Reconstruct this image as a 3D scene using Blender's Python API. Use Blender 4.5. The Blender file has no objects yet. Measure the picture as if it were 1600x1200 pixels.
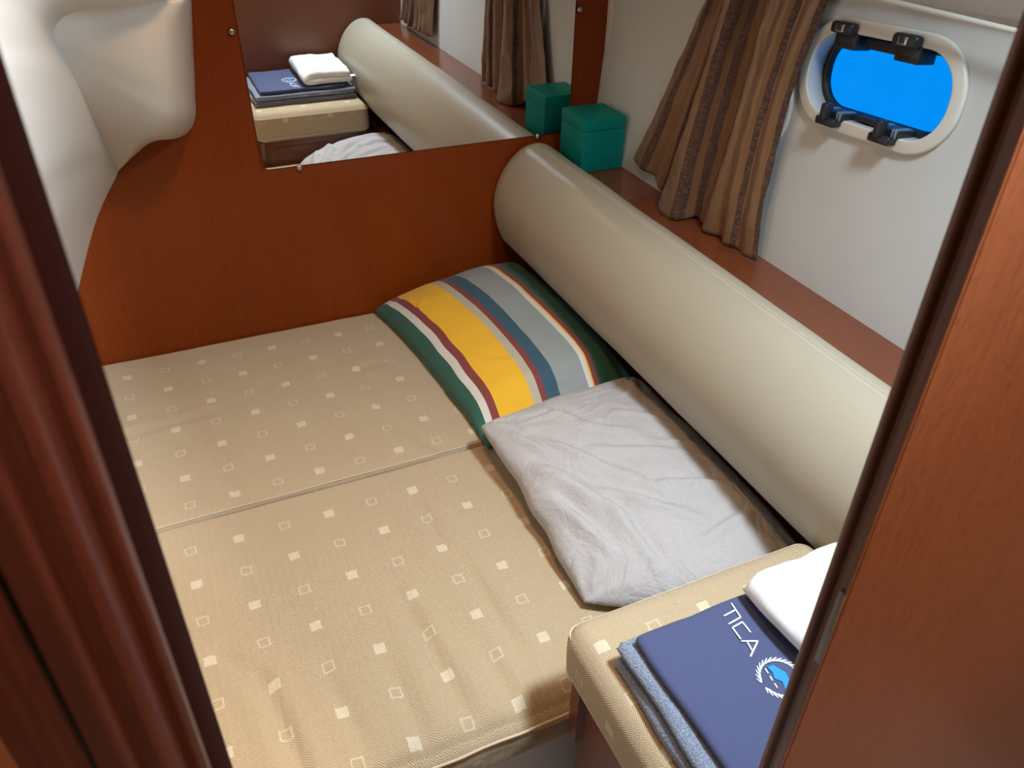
import bpy, bmesh, math, random
from mathutils import Vector, Matrix, noise
import numpy as np

# ------------------------------------------------------------------ camera, world, lights, exposure
sc = bpy.context.scene
EYE = Vector((0.0, 0.0, 1.5))
W2C = Matrix(((0.91144, -0.411005, 0.018754), (0.222124, 0.529926, 0.818437), (-0.346321, -0.741791, 0.57429)))
cam_d = bpy.data.cameras.new('camera')
cam = bpy.data.objects.new('camera', cam_d)
sc.collection.objects.link(cam)
cam.matrix_world = Matrix.Translation(EYE) @ W2C.transposed().to_4x4()
cam_d.sensor_width = 36.0
cam_d.lens = 1275.0 / 1600.0 * 36.0
cam_d.clip_start = 0.01
cam_d.dof.use_dof = True
cam_d.dof.focus_distance = 1.25
cam_d.dof.aperture_fstop = 17.0
sc.camera = cam

sc.view_settings.view_transform = 'Standard'
sc.view_settings.look = 'None'
sc.view_settings.gamma = 1.0
sc.view_settings.use_curve_mapping = False
sc.view_settings.exposure = 0.06

world = bpy.data.worlds.new('daylight')
sc.world = world
world.use_nodes = True
wt = world.node_tree
wbg = wt.nodes['Background']
wbg.inputs['Strength'].default_value = 1.0
wbg.inputs['Color'].default_value = (0.62, 0.78, 1.0, 1)


def area(name, loc, target, sx, sy, power, color, spread=180):
    d = bpy.data.lights.new(name, 'AREA')
    d.shape = 'RECTANGLE'
    d.size = sx
    d.size_y = sy
    d.energy = power
    d.color = color
    d.spread = math.radians(spread)
    o = bpy.data.objects.new(name, d)
    sc.collection.objects.link(o)
    o.location = loc
    o.rotation_euler = (Vector(target) - Vector(loc)).to_track_quat('-Z', 'Y').to_euler()
    return o


area('hatch_daylight', (0.72, 0.34, 1.88), (0.36, 0.66, 0.5), 0.20, 0.20, 12.5, (0.72, 0.88, 1.0), 105)
area('warm_berth_light', (0.30, 0.78, 1.86), (-0.05, 1.15, 0.45), 0.10, 0.10, 4.0, (1.0, 0.60, 0.28), 130)  # unseen warm light put in above the berth
area('liner_fill_light', (0.55, -0.60, 2.10), (-0.22, 1.30, 1.10), 0.15, 0.20, 5.5, (0.74, 0.88, 1.0), 38)  # unseen narrow beam added through the doorway to brighten the left liner
area('panel_fill_light', (0.70, -0.70, 2.10), (0.45, 0.20, 1.2), 0.25, 0.25, 8.5, (1.0, 0.78, 0.54), 100)  # unseen warm light added for the panel beside the doorway

# ------------------------------------------------------------------ helpers
YB = 1.792          # the far bulkhead
BED = 0.45          # top of the berth mattress
PI = math.pi


def link(name, me, parent=None, mat=None, smooth=True):
    o = bpy.data.objects.new(name, me)
    sc.collection.objects.link(o)
    if parent is not None:
        o.parent = parent
    if mat is not None:
        me.materials.append(mat)
    if smooth:
        for p in me.polygons:
            p.use_smooth = True
    return o


def mesh(name, verts, faces, parent=None, mat=None, smooth=True, recalc=True):
    me = bpy.data.meshes.new(name)
    me.from_pydata([tuple(v) for v in verts], [], faces)
    me.validate()
    if recalc:
        b = bmesh.new()
        b.from_mesh(me)
        bmesh.ops.recalc_face_normals(b, faces=b.faces)
        b.to_mesh(me)
        b.free()
    return link(name, me, parent, mat, smooth)


def tag(o, label=None, cat=None, group=None, kind=None):
    if label: o['label'] = label
    if cat: o['category'] = cat
    if group: o['group'] = group
    if kind: o['kind'] = kind
    return o


def empty(name, loc=(0, 0, 0)):
    o = bpy.data.objects.new(name, None)
    sc.collection.objects.link(o)
    o.location = loc
    o.empty_display_size = 0.02
    return o


def keep(parent, *children):
    """parent is at a location; children were made in world coordinates"""
    for c in children:
        c.parent = parent
        c.matrix_parent_inverse = Matrix.Translation(parent.location).inverted()
    return parent


def box(name, lo, hi, mat, parent=None, bev=0.0, seg=2, xf=None):
    b = bmesh.new()
    bmesh.ops.create_cube(b, size=1)
    lo = Vector(lo); hi = Vector(hi)
    for v in b.verts:
        v.co = Vector([lo[i] + (v.co[i] + .5) * (hi[i] - lo[i]) for i in range(3)])
    if bev > 0:
        bmesh.ops.bevel(b, geom=b.edges[:], offset=bev, segments=seg, profile=.5, affect='EDGES')
    if xf:
        for v in b.verts: v.co = xf(v.co)
    me = bpy.data.meshes.new(name)
    b.to_mesh(me); b.free()
    return link(name, me, parent, mat, bev > 0)


def prism(name, outline, axis, a0, a1, mat, parent=None, smooth=False):
    """outline: 2-D loop, extruded along axis ('x','y','z') from a0 to a1"""
    def P(u, v, a):
        return {'x': (a, u, v), 'y': (u, a, v), 'z': (u, v, a)}[axis]
    n = len(outline)
    vs = [P(u, v, a0) for u, v in outline] + [P(u, v, a1) for u, v in outline]
    fs = [(i, (i + 1) % n, n + (i + 1) % n, n + i) for i in range(n)]
    fs += [tuple(range(n)), tuple(range(n, 2 * n))]
    o = mesh(name, vs, fs, parent, mat, smooth)
    return o


def tube(name, pts, r, mat, parent=None, n=8, closed=False, flat=1.0):
    vs, fs = [], []
    pts = [Vector(p) for p in pts]
    m = len(pts)
    for i, p in enumerate(pts):
        a = pts[(i - 1) % m] if (closed or i > 0) else p
        c = pts[(i + 1) % m] if (closed or i < m - 1) else p
        t = (c - a)
        t = t.normalized() if t.length > 1e-9 else Vector((1, 0, 0))
        up = Vector((0, 0, 1)) if abs(t.z) < .9 else Vector((1, 0, 0))
        s = t.cross(up).normalized()
        u = s.cross(t).normalized()
        for k in range(n):
            an = 2 * PI * k / n
            vs.append(p + s * (r * math.cos(an)) + u * (r * flat * math.sin(an)))
    for i in range(m if closed else m - 1):
        j = (i + 1) % m
        for k in range(n):
            fs.append((i * n + k, i * n + (k + 1) % n, j * n + (k + 1) % n, j * n + k))
    if not closed:
        fs.append(tuple(range(n)))
        fs.append(tuple(range((m - 1) * n, m * n)))
    return mesh(name, vs, fs, parent, mat)


def join(name, obs, parent=None):
    """several meshes made above become one mesh"""
    b = bmesh.new()
    mats = []
    for o in obs:
        t = bmesh.new()
        t.from_mesh(o.data)
        mt = o.data.materials[0]
        if mt not in mats: mats.append(mt)
        mi = mats.index(mt)
        for f in t.faces: f.material_index = mi
        tm = bpy.data.meshes.new('tmp')
        t.to_mesh(tm); t.free()
        b.from_mesh(tm)
        bpy.data.meshes.remove(tm)
    me = bpy.data.meshes.new(name)
    b.to_mesh(me); b.free()
    for m_ in mats: me.materials.append(m_)
    for o in obs:
        d = o.data
        bpy.data.objects.remove(o)
        bpy.data.meshes.remove(d)
    o = bpy.data.objects.new(name, me)
    sc.collection.objects.link(o)
    if parent is not None: o.parent = parent
    return o


def ss(a, b, x):
    t = min(1, max(0, (x - a) / (b - a)))
    return t * t * (3 - 2 * t)


def nz(x, y, z, s=1.0, seed=0.0):
    return noise.noise(Vector((x * s + seed, y * s - seed * .7, z * s + seed * 1.3)))


# ------------------------------------------------------------------ materials
class NT:
    def __init__(self, name):
        self.m = bpy.data.materials.new(name)
        self.m.use_nodes = True
        self.t = self.m.node_tree
        self.b = self.t.nodes['Principled BSDF']
        self.out = self.t.nodes['Material Output']

    def n(self, kind, **kw):
        nd = self.t.nodes.new(kind)
        for k, v in kw.items(): setattr(nd, k, v)
        return nd

    def l(self, a, b):
        self.t.links.new(a, b)

    def put(self, sock, v):
        if hasattr(v, 'is_output') or isinstance(v, bpy.types.NodeSocket): self.l(v, sock)
        else: sock.default_value = v

    def math(self, op, a, b=None, c=None):
        nd = self.n('ShaderNodeMath', operation=op)
        self.put(nd.inputs[0], a)
        if b is not None: self.put(nd.inputs[1], b)
        if c is not None: self.put(nd.inputs[2], c)
        return nd.outputs[0]

    def mix(self, f, a, b):
        nd = self.n('ShaderNodeMix', data_type='RGBA')
        self.put(nd.inputs[0], f)
        self.put(nd.inputs[6], a if not isinstance(a, tuple) else (*a[:3], 1))
        self.put(nd.inputs[7], b if not isinstance(b, tuple) else (*b[:3], 1))
        return nd.outputs[2]

    def noise(self, vec, scale, detail=3, rough=.5, mapping=None, dist=0.0):
        if mapping is not None:
            mp = self.n('ShaderNodeMapping')
            mp.inputs['Scale'].default_value = mapping
            self.l(vec, mp.inputs['Vector'])
            vec = mp.outputs[0]
        nd = self.n('ShaderNodeTexNoise')
        self.l(vec, nd.inputs['Vector'])
        nd.inputs['Scale'].default_value = scale
        nd.inputs['Detail'].default_value = detail
        nd.inputs['Roughness'].default_value = rough
        nd.inputs['Distortion'].default_value = dist
        return nd.outputs['Fac']

    def ramp(self, f, stops, interp='LINEAR'):
        nd = self.n('ShaderNodeValToRGB')
        nd.color_ramp.interpolation = interp
        cr = nd.color_ramp
        while len(cr.elements) < len(stops): cr.elements.new(.5)
        for e, (p, c) in zip(cr.elements, stops):
            e.position = p
            e.color = (*c[:3], 1)
        self.l(f, nd.inputs[0])
        return nd.outputs[0]

    def bump(self, h, strength=.3, dist=.001):
        nd = self.n('ShaderNodeBump')
        nd.inputs['Strength'].default_value = strength
        nd.inputs['Distance'].default_value = dist
        self.l(h, nd.inputs['Height'])
        self.l(nd.outputs[0], self.b.inputs['Normal'])

    def set(self, **kw):
        for k, v in kw.items():
            s = self.b.inputs[k.replace('_', ' ')]
            if isinstance(v, tuple): v = (*v[:3], 1)
            self.put(s, v)
        return self.m

    def obj(self):
        return self.n('ShaderNodeTexCoord').outputs['Object']

    def uv(self):
        return self.n('ShaderNodeTexCoord').outputs['UV']

    def sep(self, v):
        nd = self.n('ShaderNodeSeparateXYZ')
        self.l(v, nd.inputs[0])
        return nd.outputs


def wood(name, dark, light, grain=(90, 90, 2.5), rough=.32, coat=.35, blotch=.5):
    k = NT(name)
    v = k.obj()
    g = k.noise(v, 6, 6, .6, grain)
    p = k.noise(v, 2.2, 2, .5, (1.0, 1.0, .5))
    fine = k.noise(v, 22, 2, .5, (grain[0], grain[1], grain[2] * 3))
    f = k.math('ADD', k.math('MULTIPLY', g, 1 - blotch), k.math('MULTIPLY', p, blotch))
    c = k.ramp(f, [(.34, dark), (.66, light)])
    pore = k.math('LESS_THAN', fine, .40)
    c = k.mix(k.math('MULTIPLY', pore, .35), c, tuple(x * .45 for x in dark))
    k.set(Base_Color=c, Roughness=rough, Coat_Weight=coat, Coat_Roughness=.12)
    k.bump(fine, .08, .0004)
    return k.m


def plain(name, col, rough=.6, var=.06, scale=8, bump=0.0, bscale=200, **kw):
    k = NT(name)
    v = k.obj()
    f = k.noise(v, scale, 3)
    c = k.mix(f, tuple(min(1, x * (1 - var)) for x in col), tuple(min(1, x * (1 + var)) for x in col))
    k.set(Base_Color=c, Roughness=rough, **kw)
    if bump > 0:
        k.bump(k.noise(v, bscale, 3), bump, .001)
    return k.m


def woven(name, x0, y0):
    """beige herringbone upholstery with rows of filled and outlined squares, laid out on the unwrapped cloth"""
    k = NT(name)
    uv = k.uv()
    o = k.sep(uv)
    x, y = o[0], o[1]
    wob = k.noise(uv, 160, 2)
    wx = k.math('ADD', x, k.math('MULTIPLY', k.math('SUBTRACT', wob, .5), .004))
    wob2 = k.noise(uv, 130, 2, .5, (1, 1.3, 1))
    wy = k.math('ADD', y, k.math('MULTIPLY', k.math('SUBTRACT', wob2, .5), .004))
    P = .0797
    gx = k.math('DIVIDE', k.math('SUBTRACT', wx, x0), P)
    gy = k.math('DIVIDE', k.math('SUBTRACT', wy, y0), P)
    ix = k.math('ROUND', gx); iy = k.math('ROUND', gy)
    dx = k.math('ABSOLUTE', k.math('SUBTRACT', gx, ix))
    dy = k.math('ABSOLUTE', k.math('SUBTRACT', gy, iy))
    m = k.math('MAXIMUM', dx, dy)
    par = k.math('ABSOLUTE', k.math('MODULO', k.math('ADD', ix, iy), 2.0))      # 0 filled, 1 outlined
    fill = k.math('LESS_THAN', m, .112)
    ring = k.math('MULTIPLY', k.math('LESS_THAN', m, .118), k.math('GREATER_THAN', m, .082))
    mask = k.math('ADD', k.math('MULTIPLY', fill, k.math('SUBTRACT', 1.0, par)), k.math('MULTIPLY', k.math('MULTIPLY', ring, par), .75))
    # herringbone
    tri = k.math('PINGPONG', x, .0065)
    ph = k.math('ADD', k.math('MULTIPLY', y, 1800.0), k.math('MULTIPLY', tri, 1700.0))
    rib = k.math('ADD', k.math('MULTIPLY', k.math('SINE', ph), .5), .5)
    thr = k.noise(uv, 700, 2)
    slub = k.noise(uv, 60, 3, .6, (1, 6, 1))
    w = k.math('ADD', k.math('MULTIPLY', rib, .55), k.math('MULTIPLY', thr, .45))
    base = k.ramp(w, [(.18, (.28, .19, .100)), (.5, (.49, .36, .215)), (.82, (.64, .49, .31))])
    base = k.mix(k.math('MULTIPLY', slub, .5), base, (.44, .325, .195))
    tone = k.noise(uv, 6, 2)
    base = k.mix(k.math('MULTIPLY', tone, .25), base, (.54, .41, .26))
    c = k.mix(k.math('MULTIPLY', mask, .72), base, (.72, .61, .44))
    k.set(Base_Color=c, Roughness=.9, Sheen_Weight=.15)
    k.bump(k.math('ADD', w, k.math('MULTIPLY', mask, .3)), .85, .0016)
    return k.m


M = {}
M['bulk'] = wood('teak_bulkhead', (.155, .025, .002), (.235, .043, .003), (90, 90, 2.5), rough=.42, coat=.12)
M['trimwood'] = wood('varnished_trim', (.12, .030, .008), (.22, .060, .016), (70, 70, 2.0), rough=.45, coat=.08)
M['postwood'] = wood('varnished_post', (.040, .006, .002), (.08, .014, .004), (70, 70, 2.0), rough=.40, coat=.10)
M['plate'] = plain('dull_grey_metal', (.20, .18, .16), .5, .1, 60)
M['leafwood'] = wood('door_panel_wood', (.125, .034, .012), (.180, .052, .020), (30, 30, 2.5), rough=.42, coat=.12, blotch=.6)
M['shelfwood'] = wood('shelf_wood', (.12, .028, .010), (.20, .052, .017), (90, 2.5, 90), rough=.28, coat=.4)
M['darkwood'] = wood('settee_wood', (.12, .030, .012), (.20, .056, .020), (80, 80, 2.5), rough=.35, coat=.4)
M['liner'] = plain('moulded_liner', (.61, .59, .55), .38, .03, 5, .05, 90)
M['wall'] = plain('vinyl_wall_lining', (.60, .60, .575), .7, .03, 6, .06, 260)
M['lining'] = plain('beige_lining', (.26, .22, .17), .8, .05, 6)
M['edgeshade'] = wood('shaded_edge_wood', (.010, .0008, .0003), (.022, .002, .0008), (70, 70, 2.0), rough=.85, coat=.0)  # near-black colour stands in for shade on the post's inner face
M['edgeshade'].node_tree.nodes['Principled BSDF'].inputs['Specular IOR Level'].default_value = .04
M['bulk'].node_tree.nodes['Principled BSDF'].inputs['Specular IOR Level'].default_value = .22
M['ivory'] = plain('ivory_plastic', (.70, .665, .58), .38, .02, 5)
M['white'] = plain('white_gelcoat', (.84, .85, .86), .4, .03, 5)
M['vinyl'] = plain('cream_vinyl', (.39, .34, .255), .48, .05, 7, .10, 420, Coat_Weight=.35, Coat_Roughness=.32)
M['black'] = plain('black_plastic', (.018, .019, .022), .42, .1, 9)
M['rubber'] = plain('black_rubber', (.012, .013, .016), .6, .1, 9)
M['steel'] = plain('brushed_steel', (.55, .52, .48), .3, .05, 30, Metallic=1.0)
M['thread'] = plain('pale_thread', (.62, .56, .45), .8, .05, 30)
M['piping'] = plain('beige_piping', (.58, .46, .31), .85, .08, 60, .3, 700)
M['fabA'] = woven('patterned_upholstery_far', .0105, 1.552)
M['fabB'] = woven('patterned_upholstery_near', -.0015, .953)
M['fabC'] = woven('patterned_upholstery_settee', .397, .556)


def mirror_mat():
    k = NT('mirror_silvering')
    f = k.noise(k.obj(), 3, 2)
    c = k.mix(f, (.86, .87, .87), (.90, .91, .90))
    k.set(Base_Color=c, Metallic=1.0, Roughness=.004)
    return k.m


M['mirror'] = mirror_mat()


def stripes():
    k = NT('striped_cotton')
    u = k.sep(k.uv())[0]
    G = (.008, .085, .052); W = (.62, .58, .53); R = (.20, .028, .025); Yl = (.78, .42, .008)
    Be = (.44, .40, .29); B = (.018, .075, .115); Gr = (.265, .29, .28)
    st = [(0, G), (.055, W), (.095, R), (.14, Yl), (.355, Be), (.405, R), (.440, B), (.520, Gr), (.705, W), (.735, Yl), (.75, R), (.785, G)]
    c = k.ramp(u, st, 'CONSTANT')
    t = k.noise(k.uv(), 220, 2, .5, (1, .4, 1))
    c = k.mix(k.math('MULTIPLY', t, .05), c, (.5, .5, .5))
    k.set(Base_Color=c, Roughness=.85, Sheen_Weight=.1)
    k.bump(k.noise(k.uv(), 300, 3), .25, .0008)
    return k.m


M['stripes'] = stripes()


def linen(name, col, s=900, crumple=0.0):
    k = NT(name)
    v = k.obj()
    a = k.noise(v, s * .35, 2)
    c = k.mix(a, tuple(x * .86 for x in col), tuple(min(1, x * 1.10) for x in col))
    k.set(Base_Color=c, Roughness=.88, Sheen_Weight=.12)
    if crumple > 0:
        big = k.noise(v, 9, 5, .55, None, 1.6)
        rid = k.math('ABSOLUTE', k.math('SUBTRACT', big, .5))
        k.bump(k.math('ADD', k.math('MULTIPLY', rid, crumple), k.math('MULTIPLY', k.noise(v, s * .5, 2), .02)), 1.0, .02)
    else:
        k.bump(k.noise(v, s * .5, 2), .22, .0006)
    return k.m


M['greylinen'] = linen('grey_linen', (.425, .395, .385), 900, .55)
M['navy'] = linen('navy_jersey', (.052, .062, .140), 1400)
M['whitecotton'] = linen('white_cotton', (.82, .82, .80), 1200)


def terry():
    k = NT('blue_grey_terry')
    v = k.obj()
    a = k.noise(v, 420, 3)
    b = k.noise(v, 25, 2)
    c = k.ramp(a, [(.3, (.085, .105, .16)), (.7, (.30, .33, .42))])
    c = k.mix(k.math('MULTIPLY', b, .3), c, (.16, .19, .28))
    k.set(Base_Color=c, Roughness=.95, Sheen_Weight=.4)
    k.bump(a, .9, .003)
    return k.m


M['terry'] = terry()


def curtain_mat():
    k = NT('striped_satin_curtain')
    uv = k.uv()
    o = k.sep(uv)
    u, v = o[0], o[1]
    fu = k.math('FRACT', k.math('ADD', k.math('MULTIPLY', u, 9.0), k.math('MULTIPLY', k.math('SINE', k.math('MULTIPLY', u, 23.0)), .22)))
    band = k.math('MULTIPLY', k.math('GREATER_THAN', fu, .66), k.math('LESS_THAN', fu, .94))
    fold_shade = k.math('MULTIPLY', k.math('GREATER_THAN', u, .49), k.math('LESS_THAN', u, .55))  # shade of the deep middle fold, painted in as a dark band
    band = k.math('MAXIMUM', band, fold_shade)
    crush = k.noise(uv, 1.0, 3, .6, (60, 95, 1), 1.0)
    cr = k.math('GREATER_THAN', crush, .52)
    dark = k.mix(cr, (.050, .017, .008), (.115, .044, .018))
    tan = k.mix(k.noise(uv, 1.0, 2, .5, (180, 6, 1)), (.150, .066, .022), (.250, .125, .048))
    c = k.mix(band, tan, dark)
    rg = k.math('ADD', .36, k.math('MULTIPLY', band, .3))
    k.set(Base_Color=c, Roughness=rg, Sheen_Weight=.2)
    k.bump(k.math('MULTIPLY', crush, band), .7, .003)
    return k.m


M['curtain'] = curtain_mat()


def acrylic(name, col, alpha):
    """tinted sheet that lets part of the light straight through"""
    k = NT(name)
    tr = k.n('ShaderNodeBsdfTransparent')
    tr.inputs[0].default_value = (*col, 1)
    d = k.noise(k.obj(), 60, 4)
    sp = k.math('GREATER_THAN', k.noise(k.obj(), 260, 3), .70)
    k.set(Base_Color=k.mix(sp, tuple(c * .35 for c in col), (.6, .7, .8)), Roughness=.12)
    mx = k.n('ShaderNodeMixShader')
    f = k.math('ADD', alpha, k.math('MULTIPLY', sp, .06))
    f = k.math('ADD', f, k.math('MULTIPLY', k.math('SUBTRACT', d, .5), .05))
    k.l(f, mx.inputs[0])
    k.l(tr.outputs[0], mx.inputs[1])
    k.l(k.b.outputs[0], mx.inputs[2])
    k.l(mx.outputs[0], k.out.inputs[0])
    return k.m


M['glass'] = acrylic('blue_acrylic', (.03, .62, 1.0), .06)
M['teal'] = acrylic('teal_translucent_plastic', (.0, .62, .56), .40)
tb = M['teal'].node_tree.nodes['Principled BSDF']
tb.inputs['Roughness'].default_value = .4
for l_ in list(tb.inputs['Base Color'].links): M['teal'].node_tree.links.remove(l_)
tb.inputs['Base Color'].default_value = (.0, .46, .39, 1)
M['content'] = plain('dark_teal_contents', (.002, .030, .045), .5, .1, 20)
M['emblue'] = plain('blue_embroidery', (.010, .22, .62), .7, .1, 300)
M['emwhite'] = plain('white_embroidery', (.74, .77, .76), .7, .05, 300)

# ------------------------------------------------------------------ the setting
S = lambda o, kind='structure': tag(o, kind=kind)
S(box('floor', (-0.9, -1.17, -0.04), (1.25, 1.85, 0.0), M['white']))
S(box('ceiling', (-0.9, 0.205, 1.90), (1.12, 1.85, 1.93), M['lining']))
# the saloon the photograph is taken from
S(box('wall_saloon_back', (-0.93, -1.20, 0), (1.28, -1.17, 2.30), M['leafwood']))
S(box('wall_saloon_port', (-0.93, -1.17, 0), (-0.90, 0.205, 2.30), M['ivory']))
S(box('wall_saloon_starboard', (1.25, -1.17, 0), (1.28, 0.205, 2.30), M['ivory']))
S(box('ceiling_saloon', (-0.93, -1.20, 2.30), (1.28, 0.205, 2.33), M['liner']))
bulk = S(box('wall_back', (-0.9, YB, 0.0), (1.062, YB + .03, 1.90), M['bulk']))
S(box('trim_1', (1.062, YB - .012, 0.80), (1.069, YB + .03, 1.90), M['ivory']))
S(box('floor_bed_platform', (-0.9, 0.645, 0.0), (0.86, YB - .001, 0.349), M['white'], bev=.01))

# side wall: leans out slightly towards the deck
WX = lambda z: 1.045 + .073 * (z - .80)
WT = lambda y: 1.291 - .052 * (y - .763)         # its top edge, rising gently towards the entrance
Y0W, Y1W = 0.205, YB + .02


def stadium(cy, cz, hl, hh, r, rot, n=12):
    pts = []
    for (sx, sy, a0) in ((1, 1, 0), (-1, 1, 90), (-1, -1, 180), (1, -1, 270)):
        for i in range(n + 1):
            a = math.radians(a0 + 90 * i / n)
            pts.append((sx * (hl - r) + r * math.cos(a), sy * (hh - r) + r * math.sin(a)))
    c, s = math.cos(rot), math.sin(rot)
    return [(cy + p * c - q * s, cz + p * s + q * c) for p, q in pts]


WIN = [(0.966, 1.1595, -0.055), (1.292, 1.060, -0.055)]
HL, HH, RR = .143, .0645, .060                      # opening half length, half height, corner radius


def wall_with_holes():
    b = bmesh.new()
    outer = [(Y0W, .70), (Y1W, .70), (Y1W, WT(Y1W)), (Y0W, WT(Y0W))]
    edges = []
    for lp in [outer] + [stadium(cy, cz, HL + .004, HH + .004, RR, rot) for cy, cz, rot in WIN]:
        vs = [b.verts.new((WX(q), p, q)) for p, q in lp]
        for i in range(len(vs)):
            edges.append(b.edges.new((vs[i], vs[(i + 1) % len(vs)])))
    bmesh.ops.triangle_fill(b, edges=edges, use_beauty=True)
    r = bmesh.ops.extrude_face_region(b, geom=b.faces[:])
    for v in [g for g in r['geom'] if isinstance(g, bmesh.types.BMVert)]:
        v.co.x += .035
    bmesh.ops.recalc_face_normals(b, faces=b.faces)
    me = bpy.data.meshes.new('wall_right')
    b.to_mesh(me); b.free()
    return link('wall_right', me, None, M['wall'], False)


S(wall_with_holes())

# moulded deck liner above the side wall: small overhanging lip, then slopes inwards
def upper_liner():
    prof = [(.004, 0.0), (-.008, -.001), (-.014, .004), (-.020, .014), (-.04, .07), (-.09, .25), (-.14, .50), (-.15, .63)]
    vs, fs = [], []
    ys = [Y0W + (YB - Y0W) * i / 24 for i in range(25)]
    for y in ys:
        for dx, dz in prof:
            vs.append((WX(WT(y)) + dx, y, WT(y) + dz))
        vs.append((WX(WT(y)) + .05, y, 1.93)); vs.append((WX(WT(y)) + .05, y, WT(y) + .02))
    n = len(prof) + 2
    for i in range(24):
        for j in range(n):
            fs.append((i * n + j, i * n + (j + 1) % n, (i + 1) * n + (j + 1) % n, (i + 1) * n + j))
    fs += [tuple(range(n)), tuple(range(24 * n, 25 * n))]
    return mesh('trim_2', vs, fs, None, M['liner'])


S(upper_liner())

# shelf along the side wall and the wooden face under it
S(prism('trim_3', [(.925, .80), (1.046, .80), (1.046, .778), (.925, .778)], 'y', Y0W, YB - .001, M['shelfwood']))
S(prism('wall_settee_back', [(.930, .778), (.95, .778), (.89, .32), (.868, .32)], 'y', Y0W, YB - .001, M['darkwood']))


# left side: moulded cockpit well that fills the upper left corner and runs out to the left
def at(px, py, Y):
    d = Vector((px - 800.0, -(py - 600.0), -1275.0))
    r = W2C.transposed() @ d
    return EYE + r * (Y / r.y)


def spline(pts, m):
    """Catmull-Rom through 3-D points, resampled to m points by parameter"""
    n = len(pts)
    out = []
    for k in range(m):
        t = k / (m - 1) * (n - 1)
        i = min(int(t), n - 2); f = t - i
        p0 = pts[max(i - 1, 0)]; p1 = pts[i]; p2 = pts[i + 1]; p3 = pts[min(i + 2, n - 1)]
        out.append(.5 * ((2 * p1) + (p2 - p0) * f + (2 * p0 - 5 * p1 + 4 * p2 - p3) * f * f + (3 * p1 - p0 - 3 * p2 + p3) * f ** 3))
    return out


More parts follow.
